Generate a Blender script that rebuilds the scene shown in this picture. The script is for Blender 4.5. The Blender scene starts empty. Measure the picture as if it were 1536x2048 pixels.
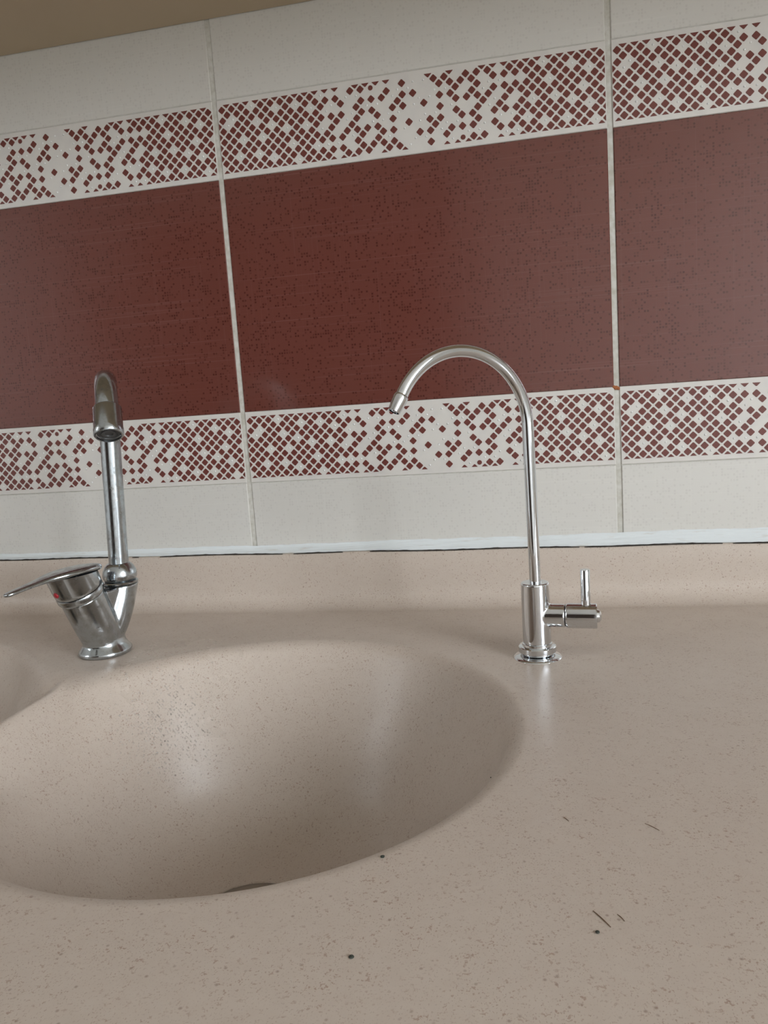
import bpy, bmesh, math, random
from mathutils import Vector, Matrix
random.seed(7)
S = bpy.context.scene
C = S.collection
PI = math.pi

# ---------------------------------------------------------------- camera
CAM = Vector((0.3227, -0.8283, -0.0020)); YAW, PITCH, ROLL, FPX = 0.2034, 0.1382, -0.0682, 1542.18
_f = Vector((-math.sin(YAW)*math.cos(PITCH), math.cos(YAW)*math.cos(PITCH), -math.sin(PITCH)))
_r = Vector((math.cos(YAW), math.sin(YAW), 0)); _u = _r.cross(_f)
_r2 = _r*math.cos(ROLL)+_u*math.sin(ROLL); _u2 = _u*math.cos(ROLL)-_r*math.sin(ROLL)
cam = bpy.data.cameras.new('camera'); cam.sensor_fit = 'HORIZONTAL'; cam.sensor_width = 36
cam.lens = FPX/1536*36; cam.clip_start = .02
camo = bpy.data.objects.new('camera', cam); C.objects.link(camo)
camo.matrix_world = Matrix(((_r2.x, _u2.x, -_f.x, CAM.x), (_r2.y, _u2.y, -_f.y, CAM.y), (_r2.z, _u2.z, -_f.z, CAM.z), (0, 0, 0, 1)))
S.camera = camo

# ---------------------------------------------------------------- sky, window light, exposure
w = bpy.data.worlds.new('sky'); S.world = w; w.use_nodes = True
_n = w.node_tree.nodes; _tc = _n.new('ShaderNodeTexCoord'); _sx = _n.new('ShaderNodeSeparateXYZ'); _mr = _n.new('ShaderNodeMapRange'); _mx = _n.new('ShaderNodeMix'); _mx.data_type = 'RGBA'
_l = w.node_tree.links; _l.new(_tc.outputs['Generated'], _sx.inputs[0]); _l.new(_sx.outputs[2], _mr.inputs[0]); _mr.inputs[1].default_value = -.06; _mr.inputs[2].default_value = .06
_l.new(_mr.outputs[0], _mx.inputs[0]); _mx.inputs[6].default_value = (.22, .21, .19, 1); _mx.inputs[7].default_value = (.89, .94, 1.0, 1)      # ground and houses below the horizon, overcast sky above
_l.new(_mx.outputs[2], _n['Background'].inputs[0])
w.node_tree.nodes['Background'].inputs[1].default_value = 13.0
WIN = (-2.75, -1.35, -.22, 1.36, 2.30)      # y0 y1 z0 z1 x : the window in the wall on the right, behind the camera
WIN2 = (-1.38, -1.03, .10, 1.05, -1.70)    # a smaller window in the left wall
for W_, sg in ((WIN, -1), (WIN2, 1)):      # portals: they only guide sampling of the sky through the two openings
    pl = bpy.data.lights.new('window_daylight', 'AREA'); pl.shape = 'RECTANGLE'
    pl.size, pl.size_y = W_[3]-W_[2], W_[1]-W_[0]; pl.cycles.is_portal = True
    plo = bpy.data.objects.new('window_daylight', pl); C.objects.link(plo)
    plo.location = (W_[4]+.01*sg, (W_[0]+W_[1])/2, (W_[2]+W_[3])/2); plo.rotation_euler = (0, -sg*PI/2, 0)
S.view_settings.view_transform = 'Standard'; S.view_settings.look = 'None'
S.view_settings.exposure = .46; S.view_settings.gamma = 1; S.view_settings.use_curve_mapping = False

# ---------------------------------------------------------------- helpers
def tag(o, label=None, cat=None, group=None, kind=None):
    if label: o['label'] = label
    if cat: o['category'] = cat
    if group: o['group'] = group
    if kind: o['kind'] = kind
    return o
def link(name, me, mat=None, parent=None, smooth=False):
    if mat and not me.materials: me.materials.append(mat)
    if smooth:
        for pgn in me.polygons: pgn.use_smooth = True
    o = bpy.data.objects.new(name, me); C.objects.link(o)
    if parent:
        o.parent = parent; o.matrix_parent_inverse = Matrix.Translation(-Vector(parent.location))
    return o
def empty(name, loc):
    o = bpy.data.objects.new(name, None); C.objects.link(o); o.location = loc; o.empty_display_size = .02
    return o
class MB:
    def __init__(s): s.v = []; s.f = []
    def add(s, vs, fs):
        n = len(s.v); s.v += [tuple(a) for a in vs]; s.f += [tuple(i+n for i in f) for f in fs]; return s
    def box(s, x0, x1, y0, y1, z0, z1):
        return s.add([(x0,y0,z0),(x1,y0,z0),(x1,y1,z0),(x0,y1,z0),(x0,y0,z1),(x1,y0,z1),(x1,y1,z1),(x0,y1,z1)],
            [(0,3,2,1),(4,5,6,7),(0,1,5,4),(1,2,6,5),(2,3,7,6),(3,0,4,7)])
    def lathe(s, prof, o=(0,0,0), axis=(0,0,1), n=48, cap=True):
        o = Vector(o); a = Vector(axis).normalized()
        u = a.cross(Vector((0,1,0)) if abs(a.y) < .9 else Vector((1,0,0))).normalized(); v = a.cross(u)
        vs = []; fs = []
        for r, h in prof:
            for k in range(n):
                t = 2*PI*k/n; vs.append(o+a*h+u*(r*math.cos(t))+v*(r*math.sin(t)))
        m = len(prof)
        for i in range(m-1):
            for k in range(n):
                k2 = (k+1) % n; fs.append((i*n+k, i*n+k2, (i+1)*n+k2, (i+1)*n+k))
        if cap: fs.append(tuple(range(n))[::-1]); fs.append(tuple((m-1)*n+k for k in range(n)))
        return s.add(vs, fs)
    def tube(s, path, rad, n=32, cap=True):
        P = [Vector(q) for q in path]; R = rad if hasattr(rad, '__len__') else [rad]*len(P)
        t0 = (P[1]-P[0]).normalized(); u = t0.cross(Vector((0,1,0)) if abs(t0.y) < .9 else Vector((1,0,0))).normalized()
        vs = []; fs = []
        for i, q in enumerate(P):
            t = (P[min(i+1, len(P)-1)]-P[max(i-1, 0)]).normalized()
            u = (u-t*u.dot(t)).normalized(); v = t.cross(u)
            for k in range(n):
                a = 2*PI*k/n; vs.append(q+u*(R[i]*math.cos(a))+v*(R[i]*math.sin(a)))
        for i in range(len(P)-1):
            for k in range(n):
                k2 = (k+1) % n; fs.append((i*n+k, i*n+k2, (i+1)*n+k2, (i+1)*n+k))
        if cap: fs.append(tuple(range(n))[::-1]); fs.append(tuple((len(P)-1)*n+k for k in range(n)))
        return s.add(vs, fs)
    def mesh(s, name='m'):
        me = bpy.data.meshes.new(name); me.from_pydata(s.v, [], s.f); me.update()
        bm = bmesh.new(); bm.from_mesh(me); bmesh.ops.recalc_face_normals(bm, faces=bm.faces); bm.to_mesh(me); bm.free()
        return me
    def build(s, name, mat, parent=None, smooth=True, angle=35):
        me = s.mesh(name)
        if smooth:
            for pgn in me.polygons: pgn.use_smooth = True
            me.set_sharp_from_angle(angle=math.radians(angle))
        return link(name, me, mat, parent)
def bev(o, wd, seg=2):
    m = o.modifiers.new('bevel', 'BEVEL'); m.width = wd; m.segments = seg; m.limit_method = 'ANGLE'; m.angle_limit = math.radians(35)
    return o

# ---------------------------------------------------------------- materials
def mat(name, col=(.5,.5,.5), rough=.5, metal=0, **kw):
    m = bpy.data.materials.new(name); m.use_nodes = True; b = m.node_tree.nodes['Principled BSDF']
    b.inputs['Base Color'].default_value = (*col, 1); b.inputs['Roughness'].default_value = rough; b.inputs['Metallic'].default_value = metal
    for k, v in kw.items(): b.inputs[k.replace('_', ' ')].default_value = v
    return m
class NT:
    def __init__(s, m): s.t = m.node_tree; s.b = s.t.nodes['Principled BSDF']
    def n(s, ty, **kw):
        q = s.t.nodes.new(ty)
        for k, v in kw.items(): setattr(q, k, v)
        return q
    def l(s, a, b): s.t.links.new(a, b)
    def math(s, op, a, b=None, c=None):
        q = s.n('ShaderNodeMath', operation=op)
        for i, x in enumerate((a, b, c)):
            if x is None: continue
            if isinstance(x, (int, float)): q.inputs[i].default_value = x
            else: s.l(x, q.inputs[i])
        return q.outputs[0]
    def pos(s, sc=(1,1,1)):
        g = s.n('ShaderNodeNewGeometry'); v = s.n('ShaderNodeVectorMath', operation='MULTIPLY'); s.l(g.outputs['Position'], v.inputs[0]); v.inputs[1].default_value = sc
        return v.outputs[0]
    def noise(s, vec, scale, detail=2, rough=.5):
        q = s.n('ShaderNodeTexNoise'); s.l(vec, q.inputs['Vector']); q.inputs['Scale'].default_value = scale; q.inputs['Detail'].default_value = detail; q.inputs['Roughness'].default_value = rough
        return q.outputs['Fac']
    def ramp(s, x, a, b, lo=0, hi=1):
        q = s.n('ShaderNodeMapRange'); s.l(x, q.inputs[0]); q.inputs[1].default_value = a; q.inputs[2].default_value = b; q.inputs[3].default_value = lo; q.inputs[4].default_value = hi
        return q.outputs[0]
    def mix(s, f, a, b):
        q = s.n('ShaderNodeMix', data_type='RGBA')
        if isinstance(f, (int, float)): q.inputs[0].default_value = f
        else: s.l(f, q.inputs[0])
        for i, x in ((6, a), (7, b)):
            if isinstance(x, tuple): q.inputs[i].default_value = (*x, 1)
            else: s.l(x, q.inputs[i])
        return q.outputs[2]
    def bump(s, h, dist, st=1):
        q = s.n('ShaderNodeBump'); q.inputs['Distance'].default_value = dist; q.inputs['Strength'].default_value = st; s.l(h, q.inputs['Height']); s.l(q.outputs[0], s.b.inputs['Normal'])

def tile_mat(name, base, dot, prob, line, rough):
    m = mat(name, base, rough, Specular_IOR_Level=.72); t = NT(m); P = t.pos()
    sx = t.n('ShaderNodeSeparateXYZ'); t.l(P, sx.inputs[0]); g = .00285
    u = t.math('DIVIDE', sx.outputs[0], g); v = t.math('DIVIDE', sx.outputs[2], g)
    cu = t.math('FLOOR', u); cv = t.math('FLOOR', v); fu = t.math('FRACT', u); fv = t.math('FRACT', v)
    cb = t.n('ShaderNodeCombineXYZ'); t.l(cu, cb.inputs[0]); t.l(cv, cb.inputs[1])
    wn = t.n('ShaderNodeTexWhiteNoise'); t.l(cb.outputs[0], wn.inputs['Vector'])
    cl = t.noise(P, 45, 2)
    thr = t.ramp(cl, .35, .65, prob*.45, prob*1.6)
    on = t.math('LESS_THAN', wn.outputs[0], thr)
    inside = t.math('MULTIPLY', t.math('LESS_THAN', t.math('ABSOLUTE', t.math('SUBTRACT', fu, .5)), .34), t.math('LESS_THAN', t.math('ABSOLUTE', t.math('SUBTRACT', fv, .5)), .34))
    st = t.n('ShaderNodeSeparateColor'); t.l(wn.outputs[1], st.inputs[0])
    d = t.math('MULTIPLY', t.math('MULTIPLY', on, inside), t.ramp(st.outputs[1], 0, 1, .45, 1))
    hl = t.noise(t.pos((4, 1, 620)), 1, 1); vl = t.noise(t.pos((620, 1, 4)), 1, 1)
    lf = t.math('ADD', t.ramp(hl, .60, .74, 0, line), t.ramp(vl, .62, .78, 0, line*.6))
    c = t.mix(lf, base, tuple(min(1, x*1.25+.06) for x in base))
    c = t.mix(d, c, dot); t.l(c, t.b.inputs['Base Color'])
    t.l(t.ramp(t.noise(P, 14, 3), .3, .7, rough*.8, rough*1.25), t.b.inputs['Roughness'])
    t.bump(t.noise(P, 30, 1), .0004, .25)
    return m
M = {}
M['red'] = tile_mat('red_glazed_tile', (.142,.044,.032), (.080,.020,.015), .26, .25, .17)
M['white'] = tile_mat('cream_glazed_tile', (.66,.645,.60), (.61,.592,.552), .26, .12, .16)
M['border'] = mat('cream_border_glaze', (.68,.655,.61), .2)
t = NT(M['border']); c = t.mix(t.ramp(t.noise(t.pos(), 60, 3), .45, .7, 0, .5), (.69,.665,.62), (.62,.60,.58)); t.l(c, t.b.inputs['Base Color'])
M['chip'] = mat('maroon_mosaic_glaze', (.15,.045,.036), .25)
t = NT(M['chip']); c = t.mix(t.ramp(t.noise(t.pos(), 300, 2), .4, .7, 0, .6), (.16,.046,.037), (.125,.038,.03)); t.l(c, t.b.inputs['Base Color'])
M['gem'] = mat('clear_crystal_bead', (.80,.80,.78), .04, IOR=1.7)
M['grout'] = mat('cream_grout', (.60,.59,.53), .75)
t = NT(M['grout']); nz = t.noise(t.pos(), 160, 4); t.l(t.mix(t.ramp(nz, .35, .7), (.64,.63,.58), (.50,.48,.41)), t.b.inputs['Base Color']); t.bump(nz, .0006, .6)
M['caulk'] = mat('white_silicone', (.80,.85,.86), .35)
t = NT(M['caulk']); nz = t.noise(t.pos((40,200,200)), 1, 3); t.l(t.mix(t.ramp(nz, .6, .75), (.80,.85,.86), (.70,.70,.66)), t.b.inputs['Base Color']); t.bump(t.noise(t.pos((30,300,300)), 1, 3), .0012, .7)
M['gap'] = mat('dark_gap_fill', (.035,.028,.022), .9)  # near-black tone for the seam under the bead and the valve gap
M['rust'] = mat('rust_stain', (.35,.12,.04), .8)
def stone():
    m = mat('speckled_solid_surface', (.5,.42,.36), .3); t = NT(m); P = t.pos()
    n1 = t.noise(P, 520, 2, .6); s1 = t.ramp(n1, .60, .68, 0, .85)
    n2 = t.noise(t.pos((1.3,.8,1)), 1000, 1, .5); s2 = t.ramp(n2, .62, .70, 0, .8)
    vo = t.n('ShaderNodeTexVoronoi', feature='F1'); t.l(P, vo.inputs['Vector']); vo.inputs['Scale'].default_value = 230; vo.inputs['Randomness'].default_value = 1
    sc = t.n('ShaderNodeSeparateColor'); t.l(vo.outputs['Color'], sc.inputs[0])
    s3 = t.math('MULTIPLY', t.ramp(vo.outputs['Distance'], .08, .24, 1, 0), t.math('GREATER_THAN', sc.outputs[0], .84))
    c = t.mix(t.ramp(t.noise(P, 150, 3), .35, .65, 0, .3), (.56,.480,.408), (.61,.538,.465))
    cl = t.ramp(t.noise(P, 60, 2), .35, .65, .4, 1)
    c = t.mix(t.math('MULTIPLY', s1, cl), c, (.36,.25,.19)); c = t.mix(t.math('MULTIPLY', s2, cl), c, (.36,.27,.21)); c = t.mix(t.math('MULTIPLY', s3, .6), c, (.24,.155,.115))
    t.l(c, t.b.inputs['Base Color']); vd = t.n('ShaderNodeVectorMath', operation='DISTANCE'); t.l(P, vd.inputs[0]); vd.inputs[1].default_value = (-.020, -.185, -.255)      # the splashed, still wet part of the bowl's back wall
    wet = t.ramp(t.math('ADD', vd.outputs['Value'], t.ramp(t.noise(P, 70, 3), .3, .7, -.012, .012)), .030, .075, 1, 0)
    rg = t.ramp(t.noise(P, 30, 4), .35, .65, .31, .40)
    t.l(t.math('SUBTRACT', rg, t.math('MULTIPLY', wet, .15)), t.b.inputs['Roughness'])
    t.bump(t.noise(P, 900, 2), .0001, .25)
    return m
M['stone'] = stone()
M['chrome'] = mat('polished_chrome', (.72,.745,.77), .04, 1)
M['worn'] = mat('worn_chrome', (.60,.64,.67), .17, 1)
t = NT(M['worn']); nz = t.noise(t.pos(), 120, 5, .65)
t.l(t.mix(t.ramp(nz, .45, .72), (.50,.545,.575), (.34,.34,.33)), t.b.inputs['Base Color']); t.l(t.ramp(nz, .35, .75, .10, .34), t.b.inputs['Roughness'])
M['dark_metal'] = mat('dark_limescale_metal', (.12,.12,.12), .45, .6)
M['drain'] = mat('drain_steel', (.30,.27,.23), .4, .8)
M['reddot'] = mat('red_plastic', (.38,.02,.03), .3)
M['water'] = None
M['hair'] = mat('brown_hair', (.16,.09,.05), .5)
M['crumb'] = mat('dark_crumb', (.035,.04,.03), .7)
M['cab'] = mat('beige_laminate', (.50,.40,.27), .5)
M['wallp'] = mat('wall_paint', (.88,.87,.85), .8)
M['ceil'] = mat('ceiling_paint', (.90,.90,.89), .9)
M['floor'] = mat('floor_tile', (.66,.62,.56), .5)
M['wood'] = mat('dark_wood', (.10,.045,.025), .45)
M['reflected_dark'] = mat('dark_standin_finish', (.05,.035,.03), .4)  # dark finish of the added cupboard that shows only as a reflection
M['frame'] = mat('white_window_frame', (.85,.85,.85), .4)
def pane():
    m = bpy.data.materials.new('window_glass'); m.use_nodes = True; nt = m.node_tree; nt.nodes.clear()
    o = nt.nodes.new('ShaderNodeOutputMaterial'); mx = nt.nodes.new('ShaderNodeMixShader'); a = nt.nodes.new('ShaderNodeBsdfTransparent'); g = nt.nodes.new('ShaderNodeBsdfGlossy')
    g.inputs['Roughness'].default_value = .02; mx.inputs[0].default_value = .06
    nt.links.new(a.outputs[0], mx.inputs[1]); nt.links.new(g.outputs[0], mx.inputs[2]); nt.links.new(mx.outputs[0], o.inputs[0]); return m
M['pane'] = pane()
M['water'] = pane(); M['water'].name = 'water'
_t = M['water'].node_tree; _f2 = _t.nodes.new('ShaderNodeLayerWeight'); _f2.inputs[0].default_value = .5
_pw = _t.nodes.new('ShaderNodeMath'); _pw.operation = 'POWER'; _pw.inputs[1].default_value = 4
_ma = _t.nodes.new('ShaderNodeMath'); _ma.operation = 'MULTIPLY_ADD'; _ma.inputs[1].default_value = .10; _ma.inputs[2].default_value = .24
[q for q in _t.nodes if q.type == 'BSDF_GLOSSY'][0].inputs['Roughness'].default_value = .22
_t.links.new(_f2.outputs['Facing'], _pw.inputs[0]); _t.links.new(_pw.outputs[0], _ma.inputs[0])
_t.links.new(_ma.outputs[0], [q for q in _t.nodes if q.type == 'MIX_SHADER'][0].inputs[0])
for k in ('wallp', 'cab', 'floor', 'wood'):
    t = NT(M[k]); b0 = tuple(t.b.inputs['Base Color'].default_value)[:3]
    sc = (3,3,40) if k == 'wood' else (1,1,1)
    t.l(t.mix(t.ramp(t.noise(t.pos(sc), 6, 4), .3, .7, 0, .3), b0, tuple(x*.8 for x in b0)), t.b.inputs['Base Color'])

# ---------------------------------------------------------------- room
X0, X1, Y0, ZF, ZC = -1.7, 2.30, -2.95, -1.122, 1.5
def struct(name, b, m, parent=None, **k):
    o = b.build(name, m, parent, smooth=False)
    if not parent: o['kind'] = 'structure'
    return o
struct('floor', MB().box(X0-.1, X1+.1, Y0-.1, .12, ZF-.08, ZF), M['floor'])
struct('ceiling', MB().box(X0-.1, X1+.1, Y0-.1, .12, ZC, ZC+.08), M['ceil'])
struct('wall_front', MB().box(X0, X1, Y0-.1, Y0, ZF, ZC), M['wallp'])
def window_wall(nm, wname, W_, xa, xb, f0, f1):
    wf = MB(); wf.box(xa, xb, Y0-.1, W_[0], ZF, ZC).box(xa, xb, W_[1], .12, ZF, ZC).box(xa, xb, W_[0], W_[1], ZF, W_[2]).box(xa, xb, W_[0], W_[1], W_[3], ZC)
    struct(nm, wf, M['wallp'])
    wn = empty(wname, ((f0+f1)/2, W_[0], W_[2])); wn['kind'] = 'structure'
    fr = MB(); a, b_, c_, d_ = W_[:4]; fm = (f0+f1)/2
    fr.box(f0, f1, a, b_, c_, c_+.05).box(f0, f1, a, b_, d_-.05, d_).box(f0, f1, a, a+.05, c_+.05, d_-.05).box(f0, f1, b_-.05, b_, c_+.05, d_-.05).box(f0, f1, (a+b_)/2-.03, (a+b_)/2+.03, c_+.05, d_-.05)
    fr.build('window_frame', M['frame'], wn, smooth=False)
    for q0, q1 in ((a+.05, (a+b_)/2-.03), ((a+b_)/2+.03, b_-.05)):
        MB().box(fm-.0025, fm+.0025, q0, q1, c_+.05, d_-.05).build('pane', M['pane'], wn, smooth=False)
window_wall('wall_right', 'window_1', WIN, X1, X1+.1, X1+.04, X1+.08)
window_wall('wall_left', 'window_2', WIN2, X0-.1, X0, X0-.08, X0-.04)
# unseen door and cupboard added for dark reflections; cupboard stands in for a person
dr = empty('reflection_door', (-1.2, Y0+.03, ZF)); dr['kind'] = 'structure'
MB().box(-1.5, -.86, Y0+.002, Y0+.045, ZF, .93).build('door_leaf', M['wood'], dr, smooth=False)
MB().box(-1.57, -1.5, Y0+.002, Y0+.06, ZF, .93).box(-.86, -.79, Y0+.002, Y0+.06, ZF, .93).box(-1.57, -.79, Y0+.002, Y0+.06, .93, 1.0).build('door_frame', M['wood'], dr, smooth=False)
tc = tag(empty('reflection_cupboard', (-.35, Y0+.3, ZF)), 'tall dark wooden cupboard against the wall opposite the sink', 'cupboard')
MB().box(-.72, .02, Y0+.002, Y0+.58, ZF, .95).build('carcass', M['reflected_dark'], tc, smooth=False)
for q in (-.71, -.345):
    dd = MB().box(q, q+.355, Y0+.58, Y0+.60, ZF+.08, .94).build('door', M['reflected_dark'], tc, smooth=False)

# ---------------------------------------------------------------- tiled wall
wb = MB().box(X0, X1, .0012, .12, ZF, ZC).build('wall_back', M['grout'], None, smooth=False); wb['kind'] = 'structure'
W, G, H = .400, .0056, .250
def tile(name, x, z0, z1, m, th=.0012, r=.0007):
    b = MB(); y1 = .0012; y0 = 0
    b.add([(x,y1,z0),(x+W,y1,z0),(x+W,y1,z1),(x,y1,z1),(x,y0+r,z0),(x+W,y0+r,z0),(x+W,y0+r,z1),(x,y0+r,z1),(x+r,y0,z0+r),(x+W-r,y0,z0+r),(x+W-r,y0,z1-r),(x+r,y0,z1-r)],
        [(8,9,10,11)]+[(4+i,4+(i+1)%4,8+(i+1)%4,8+i) for i in range(4)]+[(i,(i+1)%4,4+(i+1)%4,4+i) for i in range(4)])
    o = b.build(name, m, wb, smooth=False); return o
# mosaic print: present chips per lattice column (i) as rows (j); columns 0-20 and 57-73 list the blanks instead
BL = {0:[],1:[8],2:[9],3:[2],4:[5],5:[],6:[11],7:[8,2],8:[5],9:[],10:[7,1],11:[10],12:[],13:[6],14:[3],15:[10,0],16:[],17:[6],18:[9],19:[2],20:[11,5],
      59:[2],60:[5],61:[],62:[11,1],63:[8],64:[5],65:[],66:[1],67:[10,4],68:[],69:[6],70:[9,3],71:[0],72:[]}
PR = {-1:[8,6,4,2],21:[12,10,4,0],22:[7,5,3,1,-1],23:[12,10,6],24:[9,7,3,1,-1],25:[4,0],26:[11,5,-1],27:[12,8,6,4,2,0],28:[11,9,7,3,1],29:[12,4,0],30:[9,7,1],
      31:[12,6,4,2],32:[9,3,1,-1],33:[12,10,0],34:[7,5,3,1],35:[8,0],36:[11,9,7,-1],37:[4],38:[9],39:[2],40:[7],41:[12,4,2,0],42:[11,3],43:[10,8,6,4],44:[11,1,-1],
      45:[12,10,8,2],46:[9,7,5,-1],47:[10,4,2],48:[11,7,-1],49:[10,8,4,2,0],50:[11,9,7,5,3,-1],51:[12,6,0],52:[11,7],53:[12,10,8,4,2],54:[5,1,-1],55:[12,10,8,6,4],
      56:[11,7,1,-1],57:[12,10,8,4,2],58:[11,7,5,3,1,-1],73:[10,8,4,2,0]}
CELLS = set(); BLANK = set()
for i in range(-1, 74):
    for j in range(-1, 13):
        if (i+j) % 2 == 0: continue
        if i in PR: on = j in PR[i]
        else: on = j not in BL[i]
        (CELLS if on else BLANK).add((i, j))
ROUND = {(30, 11), (47, 0)}
BLANK -= ROUND
def cxz(i, j): return .0053+.005415*i, .00985+.00543*j
def clip(poly, ax, lim, sign):
    out = []
    for k in range(len(poly)):
        p0, p1 = poly[k], poly[(k+1) % len(poly)]; a0 = (p0[ax]-lim)*sign; a1 = (p1[ax]-lim)*sign
        if a0 >= 0: out.append(p0)
        if (a0 > 0) != (a1 > 0) and abs(a0-a1) > 1e-9 and a0 != 0 and a1 != 0:
            tt = a0/(a0-a1); out.append((p0[0]+(p1[0]-p0[0])*tt, p0[1]+(p1[1]-p0[1])*tt))
    return out
HX = .0043
def chip_poly(i, j):
    x, z = cxz(i, j)
    if (i, j) in ROUND: P = [(x+.0026*math.cos(2*PI*k/12), z+.0026*math.sin(2*PI*k/12)) for k in range(12)]
    else:
        c = .0005; P = []
        for k in range(4):
            a0 = k*PI/2; dx, dz = math.cos(a0), math.sin(a0); tx, tz = -dz, dx
            P += [(x+dx*(HX-c)-tx*c, z+dz*(HX-c)-tz*c), (x+dx*(HX-c)+tx*c, z+dz*(HX-c)+tz*c)]
    for ax, lim, sg in ((0, .0006, 1), (0, .3994, -1), (1, .0053, 1), (1, .0748, -1)): P = clip(P, ax, lim, sg)
    return P
def chip_add(b, i, j, X=0, Z=0, cx=0, cz=0):
    P = chip_poly(i, j); n = len(P)
    if n < 3: return
    mx = sum(q[0] for q in P)/n; mz = sum(q[1] for q in P)/n; y0, y1 = -.0004, .0001
    vs = [(X+q[0]-cx, y1, Z+q[1]-cz) for q in P]+[(X+q[0]+(mx-q[0])*.07-cx, y0, Z+q[1]+(mz-q[1])*.07-cz) for q in P]
    b.add(vs, [tuple(range(n, 2*n))]+[(k, (k+1) % n, n+(k+1) % n, n+k) for k in range(n)])
TX = [k*(W+G) for k in (-3, -2, -1, 0, 1, 2)]
def depth(P): return (Vector(P)-CAM).dot(_f)
def inview(P):
    d = Vector(P)-CAM; z = d.dot(_f)
    return z > 0 and abs(d.dot(_r2)/z*FPX) < 766 and abs(d.dot(_u2)/z*FPX) < 1022
allchips = []
for X in TX:
    for Z in (.25, -.08):
        for (i, j) in CELLS | ROUND:
            x, z = cxz(i, j)
            if 0 <= i <= 72 and 0 <= j <= 11 and inview((X+x, 0, Z+z)): allchips.append((depth((X+x, 0, Z+z)), X, Z, i, j))
allchips.sort(); solo = set(q[1:] for q in allchips[:300])
_cc = MB(); chip_add(_cc, 10, 5, 0, 0, *cxz(10, 5)); chipmesh = _cc.mesh('mosaic_chip'); chipmesh.materials.append(M['chip'])
for X in TX:
    tile('wall_tile', X, -.1600, -.0806, M['white'])
    tile('wall_tile', X, .3306, .5806, M['white'])
    tile('red_tile', X, 0.0, .2498, M['red'])
    for Z in (.25, -.08):
        o = tile('border_tile', X, Z+.0002, Z+.0798, M['border'], r=.0004)
        b = MB()
        for (i, j) in sorted(CELLS | ROUND):
            if (X, Z, i, j) in solo:
                x, z = cxz(i, j)
                if (i, j) in ROUND or len(chip_poly(i, j)) != 8 or i == 0 or i == 72:
                    q = MB(); chip_add(q, i, j, X, Z); link('mosaic_chip', q.mesh('mosaic_chip'), M['chip'], o)
                else:
                    q = bpy.data.objects.new('mosaic_chip', chipmesh); C.objects.link(q); q.parent = o; q.location = (X+x, 0, Z+z)
            else: chip_add(b, i, j, X, Z)
        link('mosaic_field', b.mesh('mosaic_field'), M['chip'], o)['kind'] = 'stuff'
        b = MB()
        for (i, j) in sorted(BLANK):
            if not (0 <= i <= 72 and 0 <= j <= 11): continue
            if 21 <= i <= 58 and (i+2*j) % 5 not in (0, 2): continue
            x, z = cxz(i, j)
            b.lathe([(.0011, 0), (.0010, .0004), (.0006, .0008), (.0001, .0010)], (X+x+.0006, 0, Z+z), (0, -1, 0), n=8)
        g = link('crystal_beads', b.mesh('crystal_beads'), M['gem'], o, smooth=True); g['kind'] = 'stuff'
# thin cream grout line between border and red tile is flush; dark rust spot at a joint
b = MB(); random.seed(3)
for k in range(5): b.lathe([(.0018, -.0001), (.0012, .0005), (.0002, .0007)], (.4030+random.uniform(-.003,.004), .0002, -.0010+random.uniform(-.001,.0012)), (0,-1,0), n=8)
b.build('rust_spot', M['rust'], wb)['label'] = 'small orange rust spot at the tile joint'

# ---------------------------------------------------------------- solid-surface worktop with two round bowls
ZT = -.222; C1 = (.108, -.335); C2 = (-.300, -.335); RE = .2005; RD = .0445
prof = []                                     # depth against distance inwards from the rim
def mkprof():
    s, z = 0.0, 0.0; out = [(0.0, 0.0)]; A = math.radians(62)
    n = 24
    for k in range(1, n+1):
        a = A*k/n; out.append((.016*math.sin(a), -.016*(1-math.cos(a))))
    s, z = out[-1]; R2 = .10; e = math.radians(3)
    drop = .158+z-R2*(math.cos(e)-math.cos(A))-.003
    out.append((s+drop/math.tan(A)*.5, z-drop*.5)); out.append((s+drop/math.tan(A), z-drop)); s, z = out[-1]
    for k in range(1, 41):
        a = A+(e-A)*k/40; out.append((s+R2*(math.sin(A)-math.sin(a)), z-R2*(math.cos(a)-math.cos(A))))
    s, z = out[-1]; out.append((.25, z-(.25-s)*math.tan(e)))
    return out
prof = mkprof()
def bowl(d):
    s = RE-d
    if s <= 0: return 0.0
    for k in range(1, len(prof)):
        if s <= prof[k][0]:
            a0, b0 = prof[k-1]; a1, b1 = prof[k]; return b0+(b1-b0)*(s-a0)/(a1-a0)
    return prof[-1][1]
def smin(a, b, k):
    h = max(k-abs(a-b), 0)/k; return min(a, b)-h*h*k*.25
def zdeck(x, y):
    d1 = math.hypot(x-C1[0], y-C1[1]); d2 = math.hypot(x-C2[0], y-C2[1])
    z = bowl(smin(d1, d2, .125))
    xm = abs(x-(C1[0]+C2[0])/2)
    if xm < .09 and z < 0:
        roof = -.0048-1.7*(math.sqrt(xm*xm+.000036)-.006)
        z = -smin(-z, -roof, .006)
    dm = min(math.hypot(x-C1[0]+.011, y-C1[1]-.003), math.hypot(x-C2[0]-.011, y-C2[1]-.003))
    if dm < RD+.004: z -= .030*max(0, min(1, (RD+.001-dm)/.003))
    return ZT+z
def zn(x, y, e=.0006):
    return Vector((-(zdeck(x+e, y)-zdeck(x-e, y))/(2*e), -(zdeck(x, y+e)-zdeck(x, y-e))/(2*e), 1)).normalized()
wt = tag(empty('kitchen_worktop', (.1, -.32, ZT)), 'beige speckled solid-surface worktop with two moulded round bowls and upstand', 'worktop')
def frange(a, b, n): return [a+(b-a)*k/n for k in range(n+1)]
xs = frange(-1.4, -.52, 20)[:-1]+frange(-.52, -.11, 140)[:-1]+frange(-.11, .32, 215)[:-1]+frange(.32, 1.5, 26)
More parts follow.
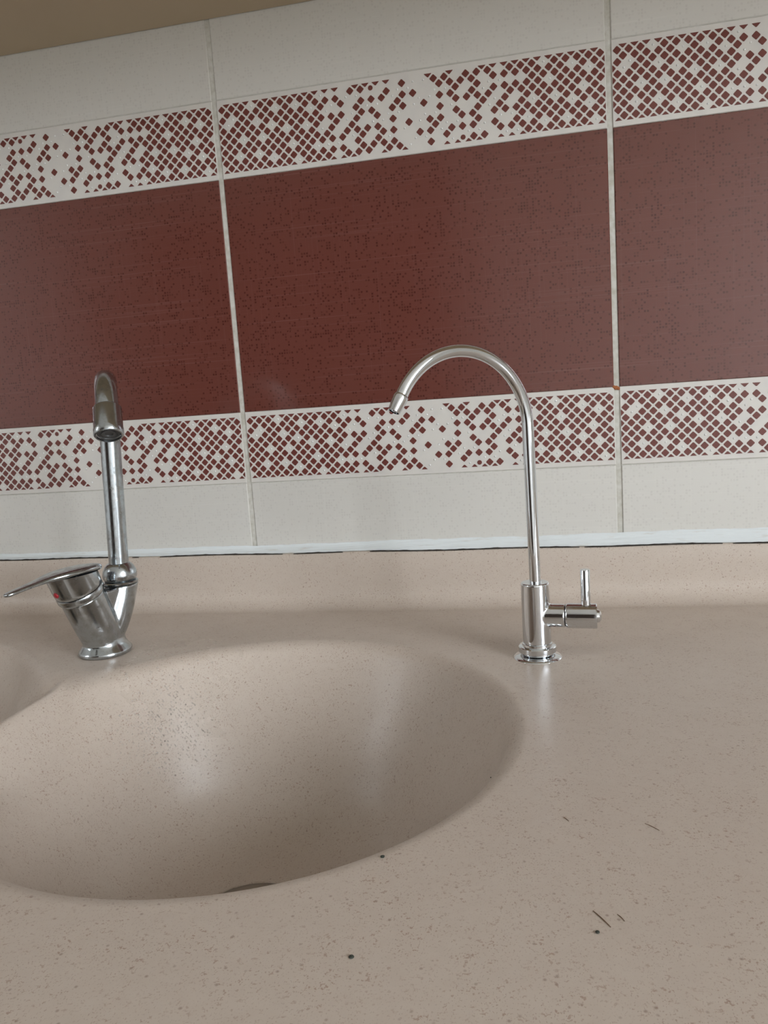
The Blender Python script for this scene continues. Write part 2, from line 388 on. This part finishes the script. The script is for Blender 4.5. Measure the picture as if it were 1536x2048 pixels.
ys = frange(-.610, -.548, 4)[:-1]+frange(-.548, -.122, 213)[:-1]+frange(-.122, -.030, 8)
nx, ny = len(xs), len(ys); zz = [[zdeck(x, y) for x in xs] for y in ys]
flat = [[zz[j][i] > ZT-1e-7 for i in range(nx)] for j in range(ny)]
groups = {'deck': [], 'b1': [], 'b2': []}
for j in range(ny-1):
    for i in range(nx-1):
        if flat[j][i] and flat[j][i+1] and flat[j+1][i] and flat[j+1][i+1]: g = 'deck'
        else: g = 'b1' if (xs[i]+xs[i+1])/2 > (C1[0]+C2[0])/2 else 'b2'
        groups[g].append((i, j))
def emit(name, cells, extra=None, label=None):
    idx = {}; vs = []; ns = []; fs = []
    def V(i, j):
        if (i, j) not in idx: idx[(i, j)] = len(vs); vs.append((xs[i], ys[j], zz[j][i])); ns.append(Vector((0,0,1)) if flat[j][i] else zn(xs[i], ys[j]))
        return idx[(i, j)]
    for i, j in cells: fs.append((V(i, j), V(i+1, j), V(i+1, j+1), V(i, j+1)))
    if extra:
        for pv, pn, pf in extra:
            n0 = len(vs); vs.extend(pv); ns.extend(pn); fs.extend(tuple(a+n0 for a in f) for f in pf)
    me = bpy.data.meshes.new(name); me.from_pydata(vs, [], fs); me.update()
    for pgn in me.polygons: pgn.use_smooth = True
    me.normals_split_custom_set_from_vertices([tuple(a) for a in ns])
    return link(name, me, M['stone'], wt)
# front bullnose of the deck
pv = []; pn = []; pf = []
sec = [(-.610, ZT, 0, 1)]+[(-.610-.012*math.sin(a), ZT-.012+.012*math.cos(a), -math.sin(a), math.cos(a)) for a in frange(0, PI/2, 8)][1:]+[(-.622, ZT-.04, -1, 0), (-.60, ZT-.04, 0, -1)]
for y, z, a, b in sec:
    for x in (xs[0], xs[-1]): pv.append((x, y, z)); pn.append(Vector((0, a, b)))
for k in range(len(sec)-1): pf.append((2*k+1, 2*k, 2*k+2, 2*k+3))
emit('deck', groups['deck'], [(pv, pn, pf)])
b1 = emit('sink_bowl', groups['b1']); emit('sink_bowl', groups['b2'])
# upstand with coved foot
def ztop(x): return -.1608-.0060*(x-.1)-.0004*math.sin(x*37)
ux = frange(-1.4, 1.5, 180); vs = []; fs = []
K = 10
for x in ux:
    zt = ztop(x)
    P = [(-.0003, zt), (-.0125, zt), (-.0142, zt-.0006), (-.015, zt-.0022), (-.015, zt-.02), (-.015, ZT+.022)]
    P += [(-.037+.022*math.cos(a), ZT+.02205-.022*math.sin(a)) for a in frange(0, PI/2, K)[1:]]
    for y, z in P: vs.append((x, y, z))
m_ = 6+K
for a in range(len(ux)-1):
    for k in range(m_-1): fs.append((a*m_+k, (a+1)*m_+k, (a+1)*m_+k+1, a*m_+k+1))
b = MB(); b.add(vs, fs); b.build('upstand', M['stone'], wt, angle=60)
# white silicone bead and the dark crack below it
random.seed(5)
tr = empty('trim_1', (.1, -.008, -.16)); tr['kind'] = 'structure'
ux = frange(-1.2, 1.3, 620); vs = []; fs = []; cr = MB(); ph = [random.uniform(0, 6) for _ in range(8)]
def wob(x, s): return sum(math.sin(x*f+ph[k]+s)*a for k, (f, a) in enumerate(((23, .0003), (61, .0002), (143, .00016), (331, .00010), (727, .00006))))
for x in ux:
    zt = ztop(x)+.0006+max(0, wob(x, 1)*.6); zu = -.1527+.003*x+wob(x, 0)*1.3
    P = [(-.0001, zu+.0003), (-.0004, zu), (-.0022, zu-.0018), (-.0058, zu-.0045), (-.0108, zt+.0012), (-.0130, zt+.0002), (-.0125, zt-.0004), (-.0002, zt-.0004)]
    for y, z in P: vs.append((x, y, z))
for a in range(len(ux)-1):
    for k in range(7): fs.append((a*8+k, (a+1)*8+k, (a+1)*8+k+1, a*8+k+1))
b = MB(); b.add(vs, fs); b.build('silicone_bead', M['caulk'], tr, angle=70)
runs = [(-.9, -.166), (-.150, -.142), (-.115, .035), (.048, .105), (.136, .30), (.30, .36), (.365, .50), (.51, .9)]
vs = []; fs = []
for x0, x1 in runs:
    n = max(3, int((x1-x0)/.004)); s0 = len(vs)
    for k in range(n+1):
        x = x0+(x1-x0)*k/n; e = min(1, k/3, (n-k)/3); hgt = .00065*e*(1+.5*math.sin(x*190)+.3*math.sin(x*511)); z = ztop(x)-.0001
        for y, q in ((-.0128, z), (-.01465, z-.0004), (-.01495, z+hgt*.6), (-.0132, z+hgt+.0001)): vs.append((x, y, q))
    for k in range(n):
        for a in range(3): fs.append((s0+k*4+a, s0+(k+1)*4+a, s0+(k+1)*4+a+1, s0+k*4+a+1))
b = MB(); b.add(vs, fs); b.build('dark_crack', M['gap'], tr)
# drains
for cx, cy in ((C1[0]-.011, C1[1]+.003), (C2[0]+.011, C2[1]+.003)):
    zb = ZT-.1570
    d = MB().lathe([(.031, -.001), (.0445, .0), (.0458, .0012), (.043, .0022), (.034, .0012), (.031, -.001)], (cx, cy, zb), n=48, cap=False).build('drain', M['drain'], wt)
    d['label'] = 'dark steel drain at the bottom of a bowl'
    s = MB().lathe([(.001, -.013), (.028, -.0135), (.0305, -.008), (.0310, -.0005), (.0300, -.0005), (.0295, -.008), (.0275, -.0145), (.001, -.014)], (cx, cy, zb), n=40, cap=False).build('basket', M['dark_metal'], d)

# base cabinet under the worktop
bc = tag(empty('base_cabinet', (.1, -.3, ZF)), 'beige kitchen base cabinet under the worktop', 'cabinet')
for x in (-1.39, -.42, .42, 1.47): MB().box(x, x+.018, -.575, -.01, ZF+.1, ZT-.042).build('side_panel', M['cab'], bc, smooth=False)
MB().box(-1.39, 1.488, -.55, -.01, ZF, ZF+.1).build('plinth', M['cab'], bc, smooth=False)
q = -1.388
while q < 1.45:
    dd = bev(MB().box(q, q+.475, -.595, -.576, ZF+.11, ZT-.046).build('door', M['cab'], bc, smooth=False), .002)
    MB().tube([(q+.40, -.595, ZT-.12), (q+.40, -.615, ZT-.12), (q+.40, -.615, ZT-.22), (q+.40, -.595, ZT-.22)], .004, n=12).build('handle', M['chrome'], dd); q += .4795
# wall cabinet above: only its underside shows
wc = tag(empty('wall_cabinet', (.1, -.16, .41)), 'beige wall cabinet whose plain underside shows above the tiles', 'cabinet')
ZB = .4105
bev(MB().box(-1.3, 1.4, -.318, -.0008, ZB, ZB+.018).build('bottom_panel', M['cab'], wc, smooth=False), .001)
for x in (-1.3, -.4, .5, 1.382): MB().box(x, x+.018, -.318, -.0008, ZB+.018, ZB+.65).build('side_panel', M['cab'], wc, smooth=False)
MB().box(-1.3, 1.4, -.318, -.0008, ZB+.65, ZB+.668).build('top_panel', M['cab'], wc, smooth=False)
q = -1.299
while q < 1.35: bev(MB().box(q, q+.447, -.338, -.319, ZB-.002, ZB+.667).build('door', M['cab'], wc, smooth=False), .002); q += .45

# ---------------------------------------------------------------- main mixer tap (worn chrome)
MT = Vector((-.0972, -.1734, ZT))
mt = tag(empty('mixer_tap', MT), 'worn dull chrome single-lever mixer tap with swan-neck spout behind the bowls', 'tap')
L = Vector((-math.sin(math.radians(15)), -math.cos(math.radians(15)), 0)); th = math.radians(22)
A = L*math.sin(th)+Vector((0,0,math.cos(th))); O = MT+Vector((0,0,.012)); N = L*math.cos(th)-Vector((0,0,math.sin(th))); SD = A.cross(N).normalized()
SP = Vector((-.0863, -.1510, 0)); ZS = -.1585
def remeshed(b, vox, it, name, m, parent):
    me = b.mesh(name); o = bpy.data.objects.new('tmp', me); C.objects.link(o)
    r = o.modifiers.new('r', 'REMESH'); r.mode = 'VOXEL'; r.voxel_size = vox; r.use_smooth_shade = True
    s = o.modifiers.new('s', 'SMOOTH'); s.iterations = it; s.factor = .5
    dg = bpy.context.evaluated_depsgraph_get(); dg.update(); me2 = bpy.data.meshes.new_from_object(o.evaluated_get(dg))
    bpy.data.objects.remove(o); me2.name = name; me2.materials.clear(); me2.materials.append(m)
    return link(name, me2, m, parent, smooth=True)
b = MB()
b.lathe([(.0242, .0005), (.0250, .002), (.0250, .0040), (.0236, .0058), (.0205, .0100), (.0190, .015), (.0185, .022)], MT, n=64)
b.lathe([(.0180, -.006), (.0188, .004), (.0198, .02), (.0203, .045), (.0203, .0545)], O, A, n=64)
# spout branch: curved loft from the base to the socket
vs = []; fs = []; n = 40; lv = 16
for k in range(lv+1):
    t_ = k/lv; q = MT.copy(); q.z = ZT+.012; e = Vector((SP.x, SP.y, ZS)); s_ = t_**.75
    c_ = q.lerp(e, s_); c_.z = q.z+(e.z-q.z)*t_; r_ = .0165+(.0168-.0165)*t_
    r_ += .0010*math.sin(PI*min(1, t_*1.1))
    for a in range(n): vs.append((c_.x+r_*math.cos(2*PI*a/n), c_.y+r_*math.sin(2*PI*a/n), c_.z))
for k in range(lv):
    for a in range(n): fs.append((k*n+a, k*n+(a+1) % n, (k+1)*n+(a+1) % n, (k+1)*n+a))
fs += [tuple(range(n))[::-1], tuple(lv*n+a for a in range(n))]; b.add(vs, fs)
# web between the body and the branch
wd = Vector((-L.y, L.x, 0)); hw = .0125
p0 = O+A*.050; p1 = Vector((SP.x, SP.y, ZS-.0012)); p2 = O+Vector((0,0,.004)); p0b = Vector((p0.x, p0.y, ZS-.0012))
tri = [p0b-L*.0, p1, p2]
b.add([q+wd*hw for q in tri]+[q-wd*hw for q in tri], [(0,1,2), (5,4,3), (0,3,4,1), (1,4,5,2), (2,5,3,0)])
remeshed(b, .0009, 6, 'body', M['worn'], mt)
MB().lathe([(.0200, .0545), (.0216, .0550), (.0220, .0562), (.0220, .0600), (.0214, .0612), (.0200, .0615)], O, A, n=64).build('collar', M['worn'], mt)
# lever: cap around the cartridge plus the plate sloping to a thin tip
top = O+A*.0770; D = L.copy(); U = Vector((0, 0, 1))
rl = math.radians(6)*(1 if SD.dot(CAM-top) > 0 else -1); SDr = SD*math.cos(rl)+U*math.sin(rl); Ur = U*math.cos(rl)-SD*math.sin(rl)
vs = []; fs = []; n = 64
for r_, h_ in ((.0195, .0615), (.0214, .0620), (.0220, .0632), (.0223, .0660), (.0224, None)):
    for a in range(n):
        w_ = N*math.cos(2*PI*a/n)+SD*math.sin(2*PI*a/n)
        h2 = h_ if h_ is not None else max(.067, ((top-O).dot(Ur)-r_*w_.dot(Ur))/A.dot(Ur))
        vs.append(O+A*h2+w_*r_)
for k in range(4):
    for a in range(n): fs.append((k*n+a, k*n+(a+1) % n, (k+1)*n+(a+1) % n, (k+1)*n+a))
fs += [tuple(range(n))[::-1], tuple(4*n+a for a in range(n))]
b = MB(); b.add(vs, fs); b.build('lever_cap', M['worn'], mt)
vs = []; fs = []
st = [(-.0250, .0110, .0030, 0, .0018), (-.0235, .0165, .0050, 0, .0022), (-.0170, .0215, .0062, 0, .0024), (-.004, .0232, .0062, 0, .0025), (.009, .0222, .0058, 0, .0024), (.018, .0190, .0052, 0, .0022), (.026, .0145, .0044, 0, .0020), (.034, .0110, .0036, 0, .0016), (.044, .0088, .0030, 0, .0010), (.056, .0074, .0028, 0, .0002), (.064, .0066, .0028, 0, -.0006), (.0690, .0050, .0026, 0, -.0010), (.0710, .0024, .0016, 0, -.0012)]
n = 20
for x, hw_, tk, dz, up in st:
    c_ = top+D*x+Ur*(up*1.35)
    for a in range(n):
        t_ = 2*PI*a/n; cs, sn = math.cos(t_), math.sin(t_)
        ex = abs(cs)**.6*(1 if cs > 0 else -1); ez = abs(sn)**.7*(1 if sn > 0 else -1)
        vs.append(c_+SDr*(hw_*.95*ex)+Ur*(tk*.7*ez))
for k in range(len(st)-1):
    for a in range(n): fs.append((k*n+a, k*n+(a+1) % n, (k+1)*n+(a+1) % n, (k+1)*n+a))
fs += [tuple(range(n))[::-1], tuple((len(st)-1)*n+a for a in range(n))]
b = MB(); b.add(vs, fs); lv_ = b.build('lever', M['worn'], mt, angle=50)
sm = lv_.modifiers.new('sub', 'SUBSURF'); sm.levels = 2; sm.render_levels = 2
rd = (N*math.cos(math.radians(-6))+SD*math.sin(math.radians(-6))).normalized()
MB().lathe([(.0028, -.001), (.0028, .0008), (.0020, .0014), (.0002, .0016)], O+A*.0700+rd*.0221, rd, n=20).build('temperature_mark', M['reddot'], mt)['label'] = 'round red temperature mark'
# swivel ring, ball nut and spout
MB().lathe([(.0150, 0), (.0166, .0003), (.0168, .0018), (.0160, .0026), (.0140, .0028)], (SP.x, SP.y, ZS+.0002), n=48).build('swivel_ring', M['worn'], mt)
MB().lathe([(.0125, .0026), (.0148, .0034), (.0162, .0065), (.0164, .0095), (.0156, .0135), (.0135, .0175), (.0112, .0200), (.0102, .0206), (.0096, .0207)], (SP.x, SP.y, ZS), n=48).build('spout_nut', M['worn'], mt, angle=60)
dd = Vector((.505, -.863, 0)).normalized(); rr = Vector((.842, .54, 0))
def sh(P): return P+rr*(.043*(P.z+.146))
path = [sh(Vector((SP.x, SP.y, z))) for z in frange(ZS+.008, -.014, 20)]
sw = 2.68
for t_ in frange(0, sw, 50)[1:]: path.append(sh(Vector((SP.x, SP.y, -.014))+dd*.05*(1-math.cos(t_))+Vector((0,0,.05*math.sin(t_)))))
MB().tube(path, .0094, n=40).build('spout', M['worn'], mt, angle=60)
e = path[-1]; td = (path[-1]-path[-3]).normalized()
ae = MB().lathe([(.0094, -.004), (.0112, -.0030), (.0118, -.0018), (.0119, .0165), (.0123, .0180), (.0123, .0225), (.0116, .0235), (.0104, .0236), (.0102, .0218), (.0090, .0214)], e, td, n=48, cap=False).build('aerator', M['worn'], mt)
MB().lathe([(.0101, .0200), (.0100, .0214), (.0080, .0222), (.0078, .0214), (.0060, .0214), (.0058, .0222), (.0035, .0222), (.0033, .0214), (.0001, .0216)], e, td, n=40, cap=False).build('aerator_mesh', M['dark_metal'], ae)

# ---------------------------------------------------------------- drinking water tap (polished chrome)
DT = Vector((.3148, -.1860, ZT))
dt = tag(empty('filter_tap', DT), 'slim polished chrome swan-neck drinking water tap on the right of the bowl', 'tap')
MB().lathe([(.0205, .0), (.0202, .0006), (.0185, .0014), (.0150, .0022), (.0120, .0024)], DT, n=64).build('flange', M['chrome'], dt, angle=60)
MB().lathe([(.0120, .0022), (.0142, .0030), (.0156, .0046), (.0158, .0056), (.0158, .0094), (.0152, .0100), (.0128, .0104), (.0126, .0122), (.0120, .0126)], DT, n=64).build('base_collar', M['chrome'], dt)
BT = .0645      # top of body above deck
az = math.radians(-6); AR = Vector((math.cos(az), math.sin(az), 0)); ZA = .0360
b = MB(); b.lathe([(.0112, .0120), (.0118, .0126), (.0118, BT-.0008), (.0112, BT)], DT, n=64)
b.lathe([(.0098, 0), (.0098, .0235), (.0094, .0240)], DT+Vector((0,0,ZA)), AR, n=48)
remeshed(b, .0006, 4, 'body', M['chrome'], dt)
MB().lathe([(.0090, .0236), (.0090, .0252)], DT+Vector((0,0,ZA)), AR, n=40).build('valve_gap', M['gap'], dt)
kn = MB().lathe([(.0096, .0246), (.0102, .0252), (.0104, .0262), (.0104, .0490), (.0098, .0498), (.0060, .0500)], DT+Vector((0,0,ZA)), AR, n=64).build('valve_knob', M['chrome'], dt)
MB().lathe([(.0055, .0499), (.0050, .0518), (.0030, .0530), (.0002, .0534)], DT+Vector((0,0,ZA)), AR, n=32).build('end_cap', M['chrome'], kn)
hb = DT+Vector((0,0,ZA))+AR*.0410
MB().lathe([(.0039, .004), (.0039, .0388), (.0036, .0393), (.0001, .0394)], hb, (0,0,1), n=32, cap=False).build('handle', M['chrome'], kn)
az2 = .6867; dd = Vector((-math.cos(az2), -math.sin(az2), 0)); R_ = .062; z1 = -.0271; lean = Vector((-.0064, -.0006, 0)); B = Vector((.3157, -.1863, 0))
def sh2(P): return P+lean*(P.z-ZT)
path = [sh2(Vector((B.x, B.y, z))) for z in frange(ZT+BT-.004, z1, 24)]
for t_ in frange(0, 2.6163, 60)[1:]: path.append(sh2(B+Vector((0,0,z1))+dd*R_*(1-math.cos(t_))+Vector((0,0,R_*math.sin(t_)))))
e = path[-1]; td = (path[-1]-path[-3]).normalized()
path += [e+td*.002]
nk = MB().tube(path, .00485, n=40).build('neck', M['chrome'], dt, angle=60)
MB().lathe([(.0049, .0), (.0056, .0008), (.0058, .0022), (.0057, .0040), (.0052, .0095), (.0047, .0140), (.0040, .0141), (.0039, .0120), (.0001, .0119)], e, td, n=40, cap=False).build('nozzle', M['chrome'], nk)

# ---------------------------------------------------------------- small things on the worktop
random.seed(11)
b = MB()
def ray_px(u, v): return ((_r2*(u-768)-_u2*(v-1024))/FPX+_f)
def hit(u, v):
    d = ray_px(u, v); t_ = .2
    while t_ < 1.3:
        P = CAM+d*t_
        if P.z < zdeck(P.x, P.y): break
        t_ += .0015
    return CAM+d*(t_-.0008)
for k in range(700):
    if k < 520: u, v = random.gauss(335, 50), random.gauss(1450, 60)
    else: u, v = random.gauss(330, 75), random.gauss(1420, 90)
    if not (150 < u < 560 and 1318 < v < 1580) or v < 1318+.0009*(u-520)**2*.1: continue
    P = hit(u, v); r = random.choice((.0005, .0006, .0007, .0008, .0010)); nn = zn(P.x, P.y); P.z = zdeck(P.x, P.y)
    b.lathe([(r, 0), (r*.95, r*.30), (r*.78, r*.55), (r*.45, r*.75), (r*.02, r*.82)], P, nn, n=8, cap=False)
_me = bpy.data.meshes.new('water_droplets'); _me.from_pydata(b.v, [], b.f); _me.update()      # open domes, faces already outward
tag(link('water_droplets', _me, M['water'], None, smooth=True), 'fine water droplets sprinkled on the back wall of the bowl', 'droplets', kind='stuff')
def fibre(x0, y0, x1, y1, label, r=.00018, bow=.0004):
    P = []
    for k in range(9):
        t_ = k/8; x = x0+(x1-x0)*t_; y = y0+(y1-y0)*t_+bow*math.sin(PI*t_); P.append((x, y, ZT+r+.00002))
    o = MB().tube(P, [r*(.5+.5*math.sin(PI*(.1+.8*k/8))) for k in range(9)], n=6).build('hair', M['hair'], None)
    tag(o, label, 'hair', 'short hairs on the worktop')
fibre(.3680, -.4453, .3742, -.4513, 'short brown hair farthest right on the worktop')
fibre(.3376, -.5168, .3440, -.5266, 'longest and nearest short brown hair on the worktop, beside a dark crumb', .00022)
fibre(.3474, -.5180, .3500, -.5222, 'tiny brown hair just right of the longest one on the worktop')
fibre(.3278, -.4424, .3303, -.4462, 'faint short brown hair between the bowl and the farthest right hair')
def crumb(u, v, r, label):
    P = hit(u, v); b = MB(); random.seed(int(u))
    b.lathe([(r*.7, 0), (r*1.05, r*.3), (r*.9, r*.6), (r*.4, r*.85)], (P.x, P.y, zdeck(P.x, P.y)+.00002), (0,0,1), n=9)
    b.v = [(x+random.uniform(-1,1)*r*.15, y+random.uniform(-1,1)*r*.12, z) for x, y, z in b.v]
    tag(b.build('crumb', M['crumb'], None), label, 'crumb', 'dark crumbs on the worktop')
crumb(765, 1714, .0011, 'dark crumb beside the near right rim of the bowl')
crumb(703, 1917, .0011, 'dark greenish crumb nearest the front edge of the worktop')
crumb(1195, 1865, .0009, 'small dark crumb under the longest brown hair')
crumb(982, 1556, .0006, 'tiny dark crumb on the right edge of the bowl')
